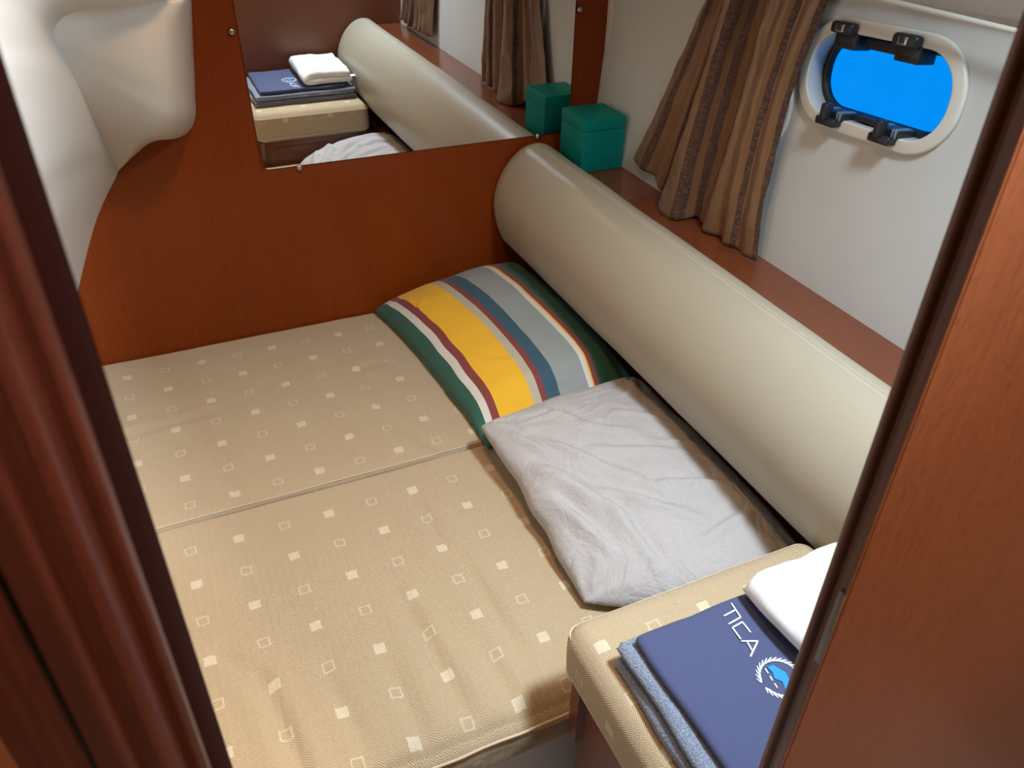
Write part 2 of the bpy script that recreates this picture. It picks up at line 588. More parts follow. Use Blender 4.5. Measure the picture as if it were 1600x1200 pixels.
def left_liner():
    # the corner where the well's end face begins (from the berth up, then along the top)
    crease = [(95, 545, YB), (108, 502, YB), (120, 460, YB), (150, 345, YB), (185, 266, YB - .004), (170, 236, 1.72), (150, 194, 1.64), (128, 146, 1.57),
              (107, 105, 1.53), (94, 82, 1.51), (85, 60, 1.49), (87, 42, 1.475), (102, 25, 1.465), (140, 13, 1.46), (200, 6, 1.455), (262, -2, 1.46), (299, -30, 1.52)]
    out1 = [(30, 545, 1.62), (46, 502, 1.62), (62, 460, 1.62), (100, 345, 1.63), (130, 262, 1.64), (122, 225, 1.56), (108, 185, 1.50), (92, 143, 1.45),
            (78, 105, 1.41), (68, 78, 1.39), (60, 50, 1.37), (60, 22, 1.36), (80, 2, 1.36), (125, -12, 1.36), (195, -22, 1.36), (260, -34, 1.38), (304, -60, 1.45)]
    out2 = [(-.42, 1.2, .458), (-.41, 1.2, .54), (-.39, 1.2, .65), (-.37, 1.2, .78), (-.355, 1.2, .90), (-.345, 1.2, .98), (-.335, 1.2, 1.06), (-.325, 1.2, 1.14),
            (-.315, 1.2, 1.22), (-.305, 1.2, 1.30), (-.29, 1.2, 1.38), (-.27, 1.2, 1.45), (-.23, 1.2, 1.50), (-.16, 1.25, 1.53), (-.05, 1.3, 1.54), (.06, 1.35, 1.54), (.15, 1.5, 1.52)]
    out3 = [(-.62, .21, .458 + i * .08) for i in range(12)] + [(-.55, .21, 1.45), (-.45, .21, 1.62), (-.25, .21, 1.75), (0.0, .3, 1.85), (.16, .6, 1.90)]
    m = 90
    A = spline([at(*p) for p in crease], m)
    B = spline([at(*p) for p in out1], m)
    C = spline([Vector(p) for p in out2], m)
    D = spline([Vector(p) for p in out3], m)
    vs, fs = [], []
    rows = 26
    for k in range(m):
        col = []
        for j in range(rows):
            t = j / (rows - 1)
            if t < .25:
                f = t / .25
                # soft roll where the side meets the end face
                p = A[k].lerp(B[k], f)
            elif t < .65:
                f = (t - .25) / .40
                p = B[k].lerp(C[k], f)
            else:
                f = (t - .65) / .35
                p = C[k].lerp(D[k], f)
            col.append(p)
        # smooth along the column
        for _ in range(6):
            col = [col[0]] + [(col[i - 1] + col[i] * 2 + col[i + 1]) / 4 for i in range(1, rows - 1)] + [col[-1]]
        vs += col
    for k in range(m - 1):
        for j in range(rows - 1):
            fs.append((k * rows + j, (k + 1) * rows + j, (k + 1) * rows + j + 1, k * rows + j + 1))
    o1 = mesh('a', vs, fs, None, M['liner'])
    # end face of the well, rolling back to the bulkhead on its right and lower edge
    cr = [(185, 266, YB - .004), (170, 236, 1.72), (150, 194, 1.64), (128, 146, 1.57), (107, 105, 1.53), (94, 82, 1.51), (85, 60, 1.49), (87, 42, 1.475), (102, 25, 1.465), (140, 13, 1.46), (200, 6, 1.455), (262, -2, 1.46), (299, -30, 1.52)]
    ct = [(185.5, 267, YB), (214, 239, YB), (240, 221, YB), (276, 216, YB), (297, 203, YB), (305.5, 180, YB), (305, 150, YB), (304, 115, YB), (302, 80, YB), (301, 48, YB), (300, 20, YB), (299, -5, YB), (298, -32, YB)]
    m = 60
    A = spline([Vector(p) for p in cr], m)
    B = spline([Vector(p) for p in ct], m)
    vs, fs = [], []
    prof = [(0, 0), (.06, .012), (.2, .02), (.4, .022), (.55, .022), (.66, .022), (.74, .028), (.81, .045), (.87, .10), (.92, .22), (.96, .42), (.985, .68), (1, 1)]
    for k in range(m):
        for s_, q in prof:
            vs.append(at(A[k].x + (B[k].x - A[k].x) * s_, A[k].y + (B[k].y - A[k].y) * s_, A[k].z + (B[k].z - A[k].z) * q))
    n = len(prof)
    for k in range(m - 1):
        for j in range(n - 1):
            fs.append((k * n + j, (k + 1) * n + j, (k + 1) * n + j + 1, k * n + j + 1))
    o2 = mesh('b', vs, fs, None, M['liner'])
    # upper wall part of the well beyond the picture's top, up to the ceiling
    o3 = box('c', (-.5, 1.60, 1.262), (.140, YB, 1.90), M['liner'])
    for v in o3.data.vertices:
        pass
    return join('wall_left', [o1, o2, o3])


wl = S(left_liner())
S(box('wall_left_outer', (-.90, .205, 0), (-.63, YB, 1.90), M['liner']))

# near wall with the doorway
DX0, DX1 = -.0236, .2815
S(box('wall_front', (.2907, .1898, 0), (1.16, .205, 1.93), M['leafwood']))
S(box('wall_front_port', (-.90, .165, 0), (-.062, .205, 1.93), M['bulk']))
S(box('wall_front_header', (-.90, .165, 1.93), (1.16, .205, 2.3), M['leafwood']))


def arc(cx, cy, r, a0, a1, n=6):
    return [(cx + r * math.cos(math.radians(a0 + (a1 - a0) * i / n)), cy + r * math.sin(math.radians(a0 + (a1 - a0) * i / n))) for i in range(n + 1)]


# right door post: rounded bead on the cabin side, groove, fillet
prof_r = [(.2908, .2065), (.2907, .2065)] + arc(.2907, .2029, .0036, 90, 235, 8) + [(.2900, .1988), (.2905, .1968), (.2905, .1930), (.2890, .1915), (.2890, .1902), (.2908, .1902)]
S(prism('trim_4', prof_r, 'z', 0, 1.93, M['trimwood'], smooth=False))
# left door post: flat inner face, then two beads on the face towards the saloon
prof_l = [(-.062, .208), (-.0262, .208)] + arc(-.0266, .2045, .0035, 80, 0, 4) + [(-.0232, .168)] + arc(-.0256, .156, .0024, 0, -90, 4) + \
         [(-.0280, .1545), (-.0285, .152)] + arc(-.0325, .1505, .0036, 20, -90, 5) + [(-.0375, .148)] + arc(-.0405, .1475, .0030, -20, -90, 4) + [(-.0455, .1455), (-.0465, .149), (-.062, .149)]
S(box('trim_shade', (-.0262, .1585, 0), (-.0229, .2085, 1.93), M['edgeshade'], bev=.0008))  # dark strip added where the post's inner face lies in shade
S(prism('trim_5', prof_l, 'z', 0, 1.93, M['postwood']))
S(box('door_1', (-.40, .1495, .05), (-.0600, .1645, 1.90), M['leafwood'], bev=.002))

# strike plate let into the right door post
sp = box('strike_plate', (.2884, .1904, 1.100), (.2915, .1950, 1.160), M['plate'], bev=.0006)
tag(sp, 'small dull grey metal strike plate let into the varnished door post', 'strike plate')

# ------------------------------------------------------------------ portholes
def wpt(y, z, out):
    """point on the side wall, moved `out` away from the cabin (negative = into it)"""
    return Vector((WX(z) + out, y, z - .073 * out))


def ring(name, loops, mat, parent, close=True):
    """loops: list of (list of (y,z), out) joined one to the next; closed section"""
    vs, fs = [], []
    n = len(loops[0][0])
    for lp, out in loops:
        for y, z in lp: vs.append(wpt(y, z, out))
    m = len(loops)
    for i in range(m if close else m - 1):
        j = (i + 1) % m
        for k in range(n):
            fs.append((i * n + k, i * n + (k + 1) % n, j * n + (k + 1) % n, j * n + k))
    return mesh(name, vs, fs, parent, mat)


def loc2(c, p, q):
    cy, cz, rot = c
    return (cy + p * math.cos(rot) - q * math.sin(rot), cz + p * math.sin(rot) + q * math.cos(rot))


def wbox(name, c, p0, p1, q0, q1, o0, o1, mat, parent=None, bev=.001, rotq=0):
    """bevelled block in the window's own axes: p along, q up, o outwards"""
    def xf(v):
        y, z = loc2(c, v.x, v.y)
        return wpt(y, z, v.z)
    return box(name, (min(p0, p1), min(q0, q1), min(o0, o1)), (max(p0, p1), max(q0, q1), max(o0, o1)), mat, parent, bev, 2, xf)


def porthole(name, c, full=True):
    cy, cz, rot = c
    root = empty(name, (WX(cz), cy, cz))
    tag(root, kind='structure')
    st = lambda a, r=None: stadium(cy, cz, HL + a, HH + a, max(.01, RR + a), rot, 14)
    kids = []
    fr = ring('frame', [(st(.0215), 0.0), (st(.0215), -.0045), (st(.0210), -.0062), (st(.0198), -.0074), (st(.0185), -.0078), (st(.0178), -.0080), (st(.0030), -.0088), (st(.0020), -.0088), (st(.0008), -.0082), (st(.0001), -.0070), (st(0), -.0055), (st(0), -.004),
                        (st(-.001), .030), (st(.002), .031), (st(.002), .0)], M['ivory'], None)
    ga = ring('gasket', [(st(-.0005), .024), (st(-.0075), .0235), (st(-.010), .027), (st(-.0115), .0345), (st(-.0005), .036)], M['rubber'], None)
    g = []
    lp = st(-.0095)
    vs = [wpt(y, z, .030) for y, z in lp] + [wpt(y, z, .034) for y, z in lp]
    n = len(lp)
    gl = mesh('pane', vs, [tuple(range(n)), tuple(range(n, 2 * n))] + [(i, (i + 1) % n, n + (i + 1) % n, n + i) for i in range(n)], None, M['glass'], smooth=False)
    kids += [fr, ga, gl]
    if full:
        # hinges along the top (p runs towards the bulkhead)
        for p in (.077, -.050):
            b1 = wbox('x', c, p - .023, p + .023, HH - .002, HH + .016, -.026, -.008, M['black'], bev=.005)
            b2 = wbox('x', c, p - .023, p + .023, HH - .024, HH + .002, -.010, .026, M['black'], bev=.002)
            b3 = wbox('x', c, p - .009, p + .009, HH + .001, HH + .0125, -.0285, -.024, M['steel'], bev=.001)
            b4 = wbox('x', c, p - .0045, p + .0045, HH + .003, HH + .0125, -.030, -.026, M['black'], bev=.001)
            ribs = [wbox('x', c, p + d - .004, p + d + .004, HH - .020, HH - .016, -.0115, -.008, M['rubber'], bev=.0005) for d in (-.016, -.002, .013)]
            kids.append(join('hinge', [b1, b2, b3, b4] + ribs))
        # latches along the bottom
        for p in (.062, -.055):
            b1 = wbox('x', c, p - .021, p + .021, -HH - .012, -HH + .001, -.028, -.008, M['black'], bev=.003)
            b2 = wbox('x', c, p - .024, p + .024, -HH - .001, -HH + .011, -.014, .022, M['black'], bev=.002)
            kn = wbox('x', c, p - .0065, p + .0065, -HH - .002, -HH + .024, -.036, -.018, M['black'], bev=.003)
            ribs = []
            for d in (-.020, -.0145, .0145, .020):
                ribs.append(wbox('x', c, p + d - .0014, p + d + .0014, -HH - .001, -HH + .0125, -.017, .018, M['ribs'], bev=.0004))
            lt = join('latch', [b1, b2] + ribs)
            kn.name = 'latch_knob'
            kn.parent = lt
            kids.append(lt)
        # dark bars of the inner sash between the fittings
        kids.append(wbox('sash_bar', c, -.030, .046, HH - .019, HH - .003, .004, .024, M['rubber'], bev=.002))
        kids.append(wbox('sash_bar', c, -.040, .030, -HH + .003, -HH + .011, .004, .024, M['rubber'], bev=.002))
    keep(root, *kids)
    return root


M['ribs'] = plain('grey_plastic_ribs', (.16, .20, .25), .35, .1, 40)
porthole('window_1', WIN[0])
porthole('window_2', WIN[1], full=False)

# ------------------------------------------------------------------ mirror on the bulkhead
mr = empty('wall_mirror', (.60, YB - .002, 1.10))
tag(mr, 'large frameless rectangular mirror fixed to the brown wooden bulkhead', 'mirror')
ML, MR_, MZ0, MZ1 = .2235, .973, .851, 1.42
ol = [(MR_, MZ0 + .004), (MR_, MZ1), (ML - .006, MZ1)] + [(ML + .014 + .014 * math.cos(math.radians(a)), MZ0 + .014 + .014 * math.sin(math.radians(a))) for a in range(180, 271, 15)] + [(MR_ - .004, MZ0 - .001)]
gl = prism('mirror_glass', ol, 'y', YB - .0055, YB - .0015, M['mirror'])
cl = []
for x, z in ((.2075, 1.135), (.3030, .846), (.889, .846), (.984, 1.130)):
    a = []
    for k, (r, y) in enumerate(((.0068, YB - .001), (.0068, YB - .007), (.0058, YB - .0092), (.003, YB - .0102))):
        a.append([(x + r * math.cos(2 * PI * i / 20), y, z + r * math.sin(2 * PI * i / 20)) for i in range(20)])
    vs = [p for rr in a for p in rr]
    fs = [(k * 20 + i, k * 20 + (i + 1) % 20, (k + 1) * 20 + (i + 1) % 20, (k + 1) * 20 + i) for k in range(3) for i in range(20)]
    fs += [tuple(range(20)), tuple(range(60, 80))]
    cl.append(mesh('mirror_clip', vs, fs, None, M['steel']))
keep(mr, gl, *cl)


# ------------------------------------------------------------------ upholstery
def axis_coords(lo, hi, r, step, nr=5):
    a = [lo + r - r * math.tan(math.radians(45 * i / nr)) for i in range(nr, 0, -1)]
    b = [hi - r + r * math.tan(math.radians(45 * i / nr)) for i in range(1, nr + 1)]
    L = hi - lo - 2 * r
    n = max(1, int(L / step))
    return a + [lo + r + L * i / n for i in range(n + 1)] + b


def cushion(name, lo, hi, r, step, mat, disp=None, parent=None):
    """rounded block with a cloth unwrap: top is (x,y), the sides continue it downwards"""
    lo = Vector(lo); hi = Vector(hi)
    ax = [axis_coords(lo[i], hi[i], r, step) for i in range(3)]
    idx = {}
    vs = []; fs = []; uvs = []

    def V(p):
        key = tuple(round(c, 6) for c in p)
        if key not in idx:
            idx[key] = len(vs)
            q = Vector([min(max(p[i], lo[i] + r), hi[i] - r) for i in range(3)])
            d = Vector(p) - q
            if d.length > 1e-9: d = d.normalized() * r
            vs.append(q + d)
        return idx[key]

    for a in range(3):
        u, v = [(1, 2), (0, 2), (0, 1)][a]
        for side in (0, 1):
            c = (lo if side == 0 else hi)[a]
            for i in range(len(ax[u]) - 1):
                for j in range(len(ax[v]) - 1):
                    q = []
                    uv = []
                    for (ii, jj) in ((i, j), (i + 1, j), (i + 1, j + 1), (i, j + 1)):
                        p = [0, 0, 0]
                        p[a] = c; p[u] = ax[u][ii]; p[v] = ax[v][jj]
                        q.append(V(p))
                        x, y, z = vs[q[-1]] if False else p
                        if a == 2: uv.append((x, y))
                        elif a == 1: uv.append((x, (lo.y - (hi.z - z)) if side == 0 else (hi.y + (hi.z - z))))
                        else: uv.append(((lo.x - (hi.z - z)) if side == 0 else (hi.x + (hi.z - z)), y))
                    fs.append(tuple(q)); uvs.append(uv)
    if disp:
        vs = [disp(v.copy()) for v in vs]
    me = bpy.data.meshes.new(name)
    me.from_pydata([tuple(v) for v in vs], [], fs)
    ul = me.uv_layers.new(name='UVMap')
    k = 0
    for f in uvs:
        for t in f:
            ul.data[k].uv = t
            k += 1
    b = bmesh.new(); b.from_mesh(me)
    bmesh.ops.recalc_face_normals(b, faces=b.faces)
    b.to_mesh(me); b.free()
    return link(name, me, parent, mat)


def seg_d(px, py, a, b):
    ax, ay = a; bx, by = b
    dx, dy = bx - ax, by - ay
    L = dx * dx + dy * dy
    t = max(0, min(1, ((px - ax) * dx + (py - ay) * dy) / L))
    ex, ey = px - (ax + t * dx), py - (ay + t * dy)
    return math.hypot(ex, ey), t, (dx * (py - ay) - dy * (px - ax)) / math.sqrt(L)


CREASE_B = [((.312, 1.10), (.322, .92), .0055), ((.338, .93), (.352, .70), .006), ((.215, .90), (.245, .62), .0075), ((-.02, .83), (.015, .60), .008), ((-.07, .88), (-.012, .80), .005),
            ((.16, .78), (.175, .60), .005), ((.07, .80), (.10, .62), .004), ((.30, .74), (.315, .60), .005), ((-.22, .95), (-.17, .70), .006)]
CREASE_A = [((-.30, 1.488), (-.118, 1.490), .0045), ((-.12, 1.49), (.03, 1.515), .0022), ((.337, 1.55), (.347, 1.36), .0045), ((.20, 1.45), (.24, 1.25), .0030), ((.33, 1.36), (.41, 1.19), .004), ((.30, 1.545), (.42, 1.56), .003), ((-.01, 1.36), (.02, 1.20), .003)]


def soft(creases, edge_sag, seed):
    def d(v):
        top = ss(BED - .05, BED - .005, v.z)
        h = .0022 * nz(v.x, v.y, 0, 7, seed) + .0012 * nz(v.x, v.y, 0, 19, seed + 3)
        for a, b, amp in creases:
            dist, t, side = seg_d(v.x, v.y, a, b)
            w = math.sin(PI * min(1, max(0.08, t))) ** .5 if 0 < t < 1 else .25
            h -= 1.4 * amp * w * math.exp(-(dist / .011) ** 2)
            h += amp * .45 * w * math.exp(-((dist - .026) / .016) ** 2)
        v.z += h * top
        side = 1 - top
        v.x += side * .003 * nz(v.x, v.y, v.z, 14, seed)
        v.y += side * .003 * nz(v.y, v.x, v.z, 14, seed + 5)
        return edge_sag(v)
    return d


def sagA(v):
    return v


def piping_loop(x0, x1, y0, y1, z, r, n=8):
    pts = []
    for cx, cy, a0 in ((x1 - r, y1 - r, 0), (x0 + r, y1 - r, 90), (x0 + r, y0 + r, 180), (x1 - r, y0 + r, 270)):
        for i in range(n + 1):
            a = math.radians(a0 + 90 * i / n)
            pts.append((cx + r * math.cos(a), cy + r * math.sin(a), z))
    out = []
    m = len(pts)
    for i in range(m):
        a = Vector(pts[i]); b = Vector(pts[(i + 1) % m])
        k = max(1, int((b - a).length / .015))
        for j in range(k): out.append(a.lerp(b, j / k))
    return out


SEAM = 1.189
mA = cushion('mattress', (-.56, SEAM + .0018, BED - .10), (.862, YB - .004, BED), .010, .0095, M['fabA'], soft(CREASE_A, sagA, 2.0))
tag(mA, 'beige woven mattress with small pale squares, the half against the wooden bulkhead', 'mattress')


def sagB(v):
    # front edge is softer, bulges outwards and its outer part droops
    k = ss(.80, .61, v.y)
    e = max(0, (.650 - v.y) / .048)
    v.z -= .026 * e * e * ss(.36, .45, v.z)
    e2 = max(0, (v.z - .40) / .05) if v.y < .62 else 0
    v.y += .012 * e2 * e2
    v.z -= .010 * k * k * ss(.36, .45, v.z)
    v.y -= .006 * math.sin(PI * min(1, max(0, (v.z - .35) / .10))) * ss(.70, .62, v.y)
    return v


mB = cushion('mattress', (-.60, .602, BED - .10), (.862, SEAM - .0018, BED), .011, .0095, M['fabB'], soft(CREASE_B, sagB, 9.0))
tag(mB, 'beige woven mattress with pale squares, the half ending beside the settee', 'mattress')
pp = piping_loop(-.60, .866, .5960, SEAM - .001, .421, .03)
pp = [p for p in pp if p.y < .66]
pp = sorted([p for p in pp if p.y < .5961 + 1e-4 and p.x < .80], key=lambda p: p.x)
pipe = tube('piping', [p + Vector((0, .0025 * nz(p.x, 0, 0, 22), .003 * nz(p.x, 1, 0, 17))) for p in pp], .0022, M['piping'], mB)

# stitched seam along the far mattress
st_pts = [Vector((-.55 + i * .0045, SEAM + .005, BED - .0008 + .0006 * (i % 2))) for i in range(312)]
tube('seam_stitching', st_pts, .0009, M['thread'], mA, n=5)

# settee cushion beside the doorway
def sag_c(v):
    cx, cy = .577, .40
    u = (v.x - cx) / .215; w = (v.y - cy) / .20
    if v.z > .59:
        v.z += .0002 * max(0, 1 - u * u) * max(0, 1 - w * w) + .0008 * nz(v.x, v.y, 0, 18, 4)
    v.x -= .003 * math.sin(PI * min(1, max(0, (v.z - .525) / .10))) * (1 if v.x < .40 else 0)
    return v


seat = cushion('seat_cushion', (.3695, .212, .514), (.783, .612, .6175), .027, .012, M['fabC'], sag_c)
se = empty('settee', (.58, .40, 0))
tag(se, 'small corner settee with beige herringbone cushion on a brown wooden box', 'settee')
pip1 = tube('piping', piping_loop(.3717, .7808, .2142, .6098, .6010, .020), .0015, M['piping'], None, closed=True)
pip2 = tube('piping', piping_loop(.3717, .7808, .2142, .6098, .5290, .020), .0015, M['piping'], None, closed=True)
basebx = box('base', (.392, .212, .0), (.862, .584, .5135), M['darkwood'], bev=.002)
panel = box('door', (.43, .582, .06), (.72, .588, .49), M['darkwood'], bev=.002)
fid = prism('corner_board', [(.570, .5135), (.570, .390)] + arc(.580, .390, .010, 180, 270, 5) + arc(.582, .390, .010, 270, 360, 5) + [(.592, .5135)], 'x', .380, .394, M['darkwood'])
keep(se, seat, pip1, pip2, basebx, panel, fid)

# long backrest bolster
BP = [(.7875, -.900), (.777, -.872), (.769, -.838), (.7665, -.803), (.772, -.768), (.786, -.733), (.806, -.702), (.830, -.679), (.852, -.6665), (.874, -.6620), (.890, -.6630), (.903, -.668), (.918, -.680),
      (.924, -.695), (.921, -.715), (.902, -.79), (.880, -.87), (.872, -.900), (.860, -.914), (.84, -.918), (.81, -.914)]


def backrest():
    cen = Vector((.850, -.80))
    pr = [Vector((x, z)) for x, z in BP]
    pr = spline([Vector((p.x, p.y, 0)) for p in pr + [pr[0]]], 61)[:-1]
    ya, yb_ = .222, YB - .004
    secs = []
    for i in range(9):
        a = math.radians(90 * i / 8)
        secs.append((ya + .035 * (1 - math.sin(a)), 1 - .20 * (1 - math.cos(PI / 2 - a)) ** 1.0))
    secs = [(ya + .045 * (1 - math.cos(math.radians(90 * i / 8))), 1 - .22 * (1 - math.sin(math.radians(90 * i / 8)))) for i in range(9)]
    mid = [(ya + .045 + (yb_ - ya - .085) * i / 60, 1.0) for i in range(1, 60)]
    end = [(yb_ - .040 * (1 - math.cos(math.radians(90 * i / 8))), 1 - .10 * (1 - math.sin(math.radians(90 * i / 8)))) for i in range(8, -1, -1)]
    allv = secs + mid + end
    vs, fs = [], []
    n = len(pr)
    for y, s in allv:
        for p in pr:
            q = Vector((p.x, p.y))
            q = cen + (q - cen) * s
            w = .0012 * nz(q.x, y, q.y, 6)
            vs.append((q.x + w, y, 1.5 + q.y + w))
    m = len(allv)
    for i in range(m - 1):
        for k in range(n):
            fs.append((i * n + k, i * n + (k + 1) % n, (i + 1) * n + (k + 1) % n, (i + 1) * n + k))
    fs += [tuple(range(n)), tuple(range((m - 1) * n, m * n))]
    return mesh('backrest_cushion', vs, fs, None, M['vinyl'])


br = backrest()
tag(br, 'long cream vinyl backrest bolster running along the wooden shelf', 'backrest cushion')
for dx, dz in ((.868, .8372), (.8745, .8384)):
    tube('stitching', [(dx, .30 + .006 * i, dz + .0002 * (i % 2) + .0012 * nz(.87, .30 + .006 * i, -.66, 6)) for i in range(238)], .0006, M['thread'], br, n=5)


# ------------------------------------------------------------------ pillows
def pillow(name, corners, bow, H, mat, n=72, m=96, crease=(), flat=.42, seed=1.0, floor=None, wr=1.0, grow=None):
    """corners: (left-near, right-near, right-far, left-far) at seam height; bow: how far each side curves in"""
    c = [Vector(p) for p in corners]
    top = []; uvs = []

    def P(u, v):
        a = (u + 1) / 2; b = (v + 1) / 2
        p = c[0] * (1 - a) * (1 - b) + c[1] * a * (1 - b) + c[2] * a * b + c[3] * (1 - a) * b
        # sides curve in between the corners
        lx = (c[1] - c[0]).normalized(); ly = (c[3] - c[0]).normalized()
        p = p + lx * (bow[0] * (1 - v * v) * (1 - a) - bow[1] * (1 - v * v) * a)
        p = p + ly * (bow[2] * (1 - u * u) * (1 - b) - bow[3] * (1 - u * u) * b)
        e = (1 - u * u) * .5 + (1 - v * v) * .5
        p = p + lx * (.007 * nz(0, v * 2.2, u, 1.4, seed) * abs(u) * e * 2) + ly * (.006 * nz(u * 2.2, 0, v, 1.4, seed + 2) * abs(v) * e * 2)
        return p

    def F(u, v):
        a = max(0, 1 - abs(u) ** 2.6); b = max(0, 1 - abs(v) ** 2.8)
        return (a ** flat) * (b ** flat)

    vs, fs = [], []
    us = [math.sin(PI / 2 * (-1 + 2 * i / n)) * .5 + .5 * (-1 + 2 * i / n) for i in range(n + 1)]
    vv = [math.sin(PI / 2 * (-1 + 2 * i / m)) * .5 + .5 * (-1 + 2 * i / m) for i in range(m + 1)]
    for j, v in enumerate(vv):
        for i, u in enumerate(us):
            p = P(u, v)
            f = F(u, v)
            h = H * f
            w = 0
            w += .0035 * nz(p.x, p.y, 0, 9, seed) + .0018 * nz(p.x, p.y, 0, 24, seed + 4)
            # gathers fanning out of the corners
            for su in (-1, 1):
                for sv in (-1, 1):
                    du, dv = (u - su), (v - sv) * 1.3
                    rr = math.hypot(du, dv)
                    an = math.atan2(dv, du)
                    w += .0035 * math.sin(an * 11 + seed * su + sv) * math.exp(-(rr / .42) ** 2) * ss(.05, .2, rr)
            for a, b, amp, wid in crease:
                d, t, side = seg_d(p.x, p.y, a, b)
                taper = math.sin(PI * t) ** .6 if 0 < t < 1 else 0
                w += amp * taper * (math.exp(-(side / wid) ** 2) - .7 * math.exp(-((side - wid * 1.7) / wid) ** 2)) * (1 if d < wid * 4 else 0)
            if grow: h += grow(p, u, v)
            p = p.copy()
            p.z += h + w * wr * min(1, f * 1.6)
            vs.append(p)
            uvs.append(((u + 1) / 2, (v + 1) / 2))
    N = len(vs)
    for j, v in enumerate(vv):
        for i, u in enumerate(us):
            if i in (0, n) or j in (0, m):
                continue
            p = P(u, v)
            f = F(u, v)
            q = p.copy()
            q.z = p.z - .35 * H * f
            lim = floor(q.x, q.y) if floor else BED + .004
            q.z = max(q.z, min(lim, p.z - .001))
            vs.append(q)
            uvs.append(((u + 1) / 2, (v + 1) / 2))

    def TI(i, j): return j * (n + 1) + i

    def BI(i, j):
        if i in (0, n) or j in (0, m): return TI(i, j)
        return N + (j - 1) * (n - 1) + (i - 1)

    for j in range(m):
        for i in range(n):
            fs.append((TI(i, j), TI(i + 1, j), TI(i + 1, j + 1), TI(i, j + 1)))
            fs.append((BI(i, j + 1), BI(i + 1, j + 1), BI(i + 1, j), BI(i, j)))
    me = bpy.data.meshes.new(name)
    me.from_pydata([tuple(p) for p in vs], [], fs)
    ul = me.uv_layers.new(name='UVMap')
    for lp in me.loops:
        ul.data[lp.index].uv = uvs[lp.vertex_index]
    return link(name, me, None, mat)


p1 = pillow('pillow', [(.492, 1.158, .458), (.845, 1.165, .500), (.822, 1.760, .525), (.438, 1.772, .460)], (.012, -.012, .0, -.004), .074, M['stripes'],
            crease=[((.56, 1.26), (.60, 1.22), .004, .008), ((.50, 1.62), (.54, 1.67), .004, .007), ((.56, 1.35), (.62, 1.31), .003, .008), ((.72, 1.22), (.66, 1.24), .004, .008), ((.78, 1.50), (.84, 1.44), .006, .014)], seed=3.1, wr=.8, grow=lambda p, u, v: -.034 * ss(1.27, 1.18, p.y) * min(1, (1 - v * v) * 5) * min(1, (1 - u * u) * 4))
tag(p1, 'striped pillow in green, yellow, maroon, blue and grey in the bulkhead corner', 'pillow')


def over(x, y):
    return BED + .006 + .048 * ss(1.13, 1.18, y)


CR2 = [((.52, 1.07), (.66, .86), .006, .010), ((.50, 1.00), (.60, .80), .008, .013), ((.60, .98), (.78, .90), .005, .009), ((.55, .92), (.72, .74), .007, .011), ((.49, 1.12), (.56, .95), .006, .009),
       ((.58, 1.13), (.66, 1.02), .004, .007), ((.70, 1.06), (.80, .99), .004, .008), ((.50, .92), (.545, .76), .008, .011), ((.66, .86), (.82, .80), .006, .009), ((.66, 1.12), (.76, 1.14), .003, .006),
       ((.53, 1.10), (.62, 1.09), .003, .006), ((.58, .86), (.60, .68), .006, .010), ((.64, .92), (.70, .78), .004, .007), ((.72, .95), (.84, .91), .004, .007), ((.68, .72), (.80, .74), .005, .010),
       ((.52, .98), (.58, .90), .004, .006), ((.62, 1.05), (.72, .98), .004, .007), ((.74, 1.10), (.81, 1.12), .003, .005)]
p2 = pillow('pillow', [(.480, .735, .466), (.845, .625, .500), (.853, 1.205, .505), (.474, 1.155, .522)], (.002, -.004, -.035, .004), .062, M['greylinen'],
            crease=CR2, seed=7.7, floor=over, wr=1.45, flat=.40)
tag(p2, 'plain light grey linen pillow lying crumpled next to the settee', 'pillow')


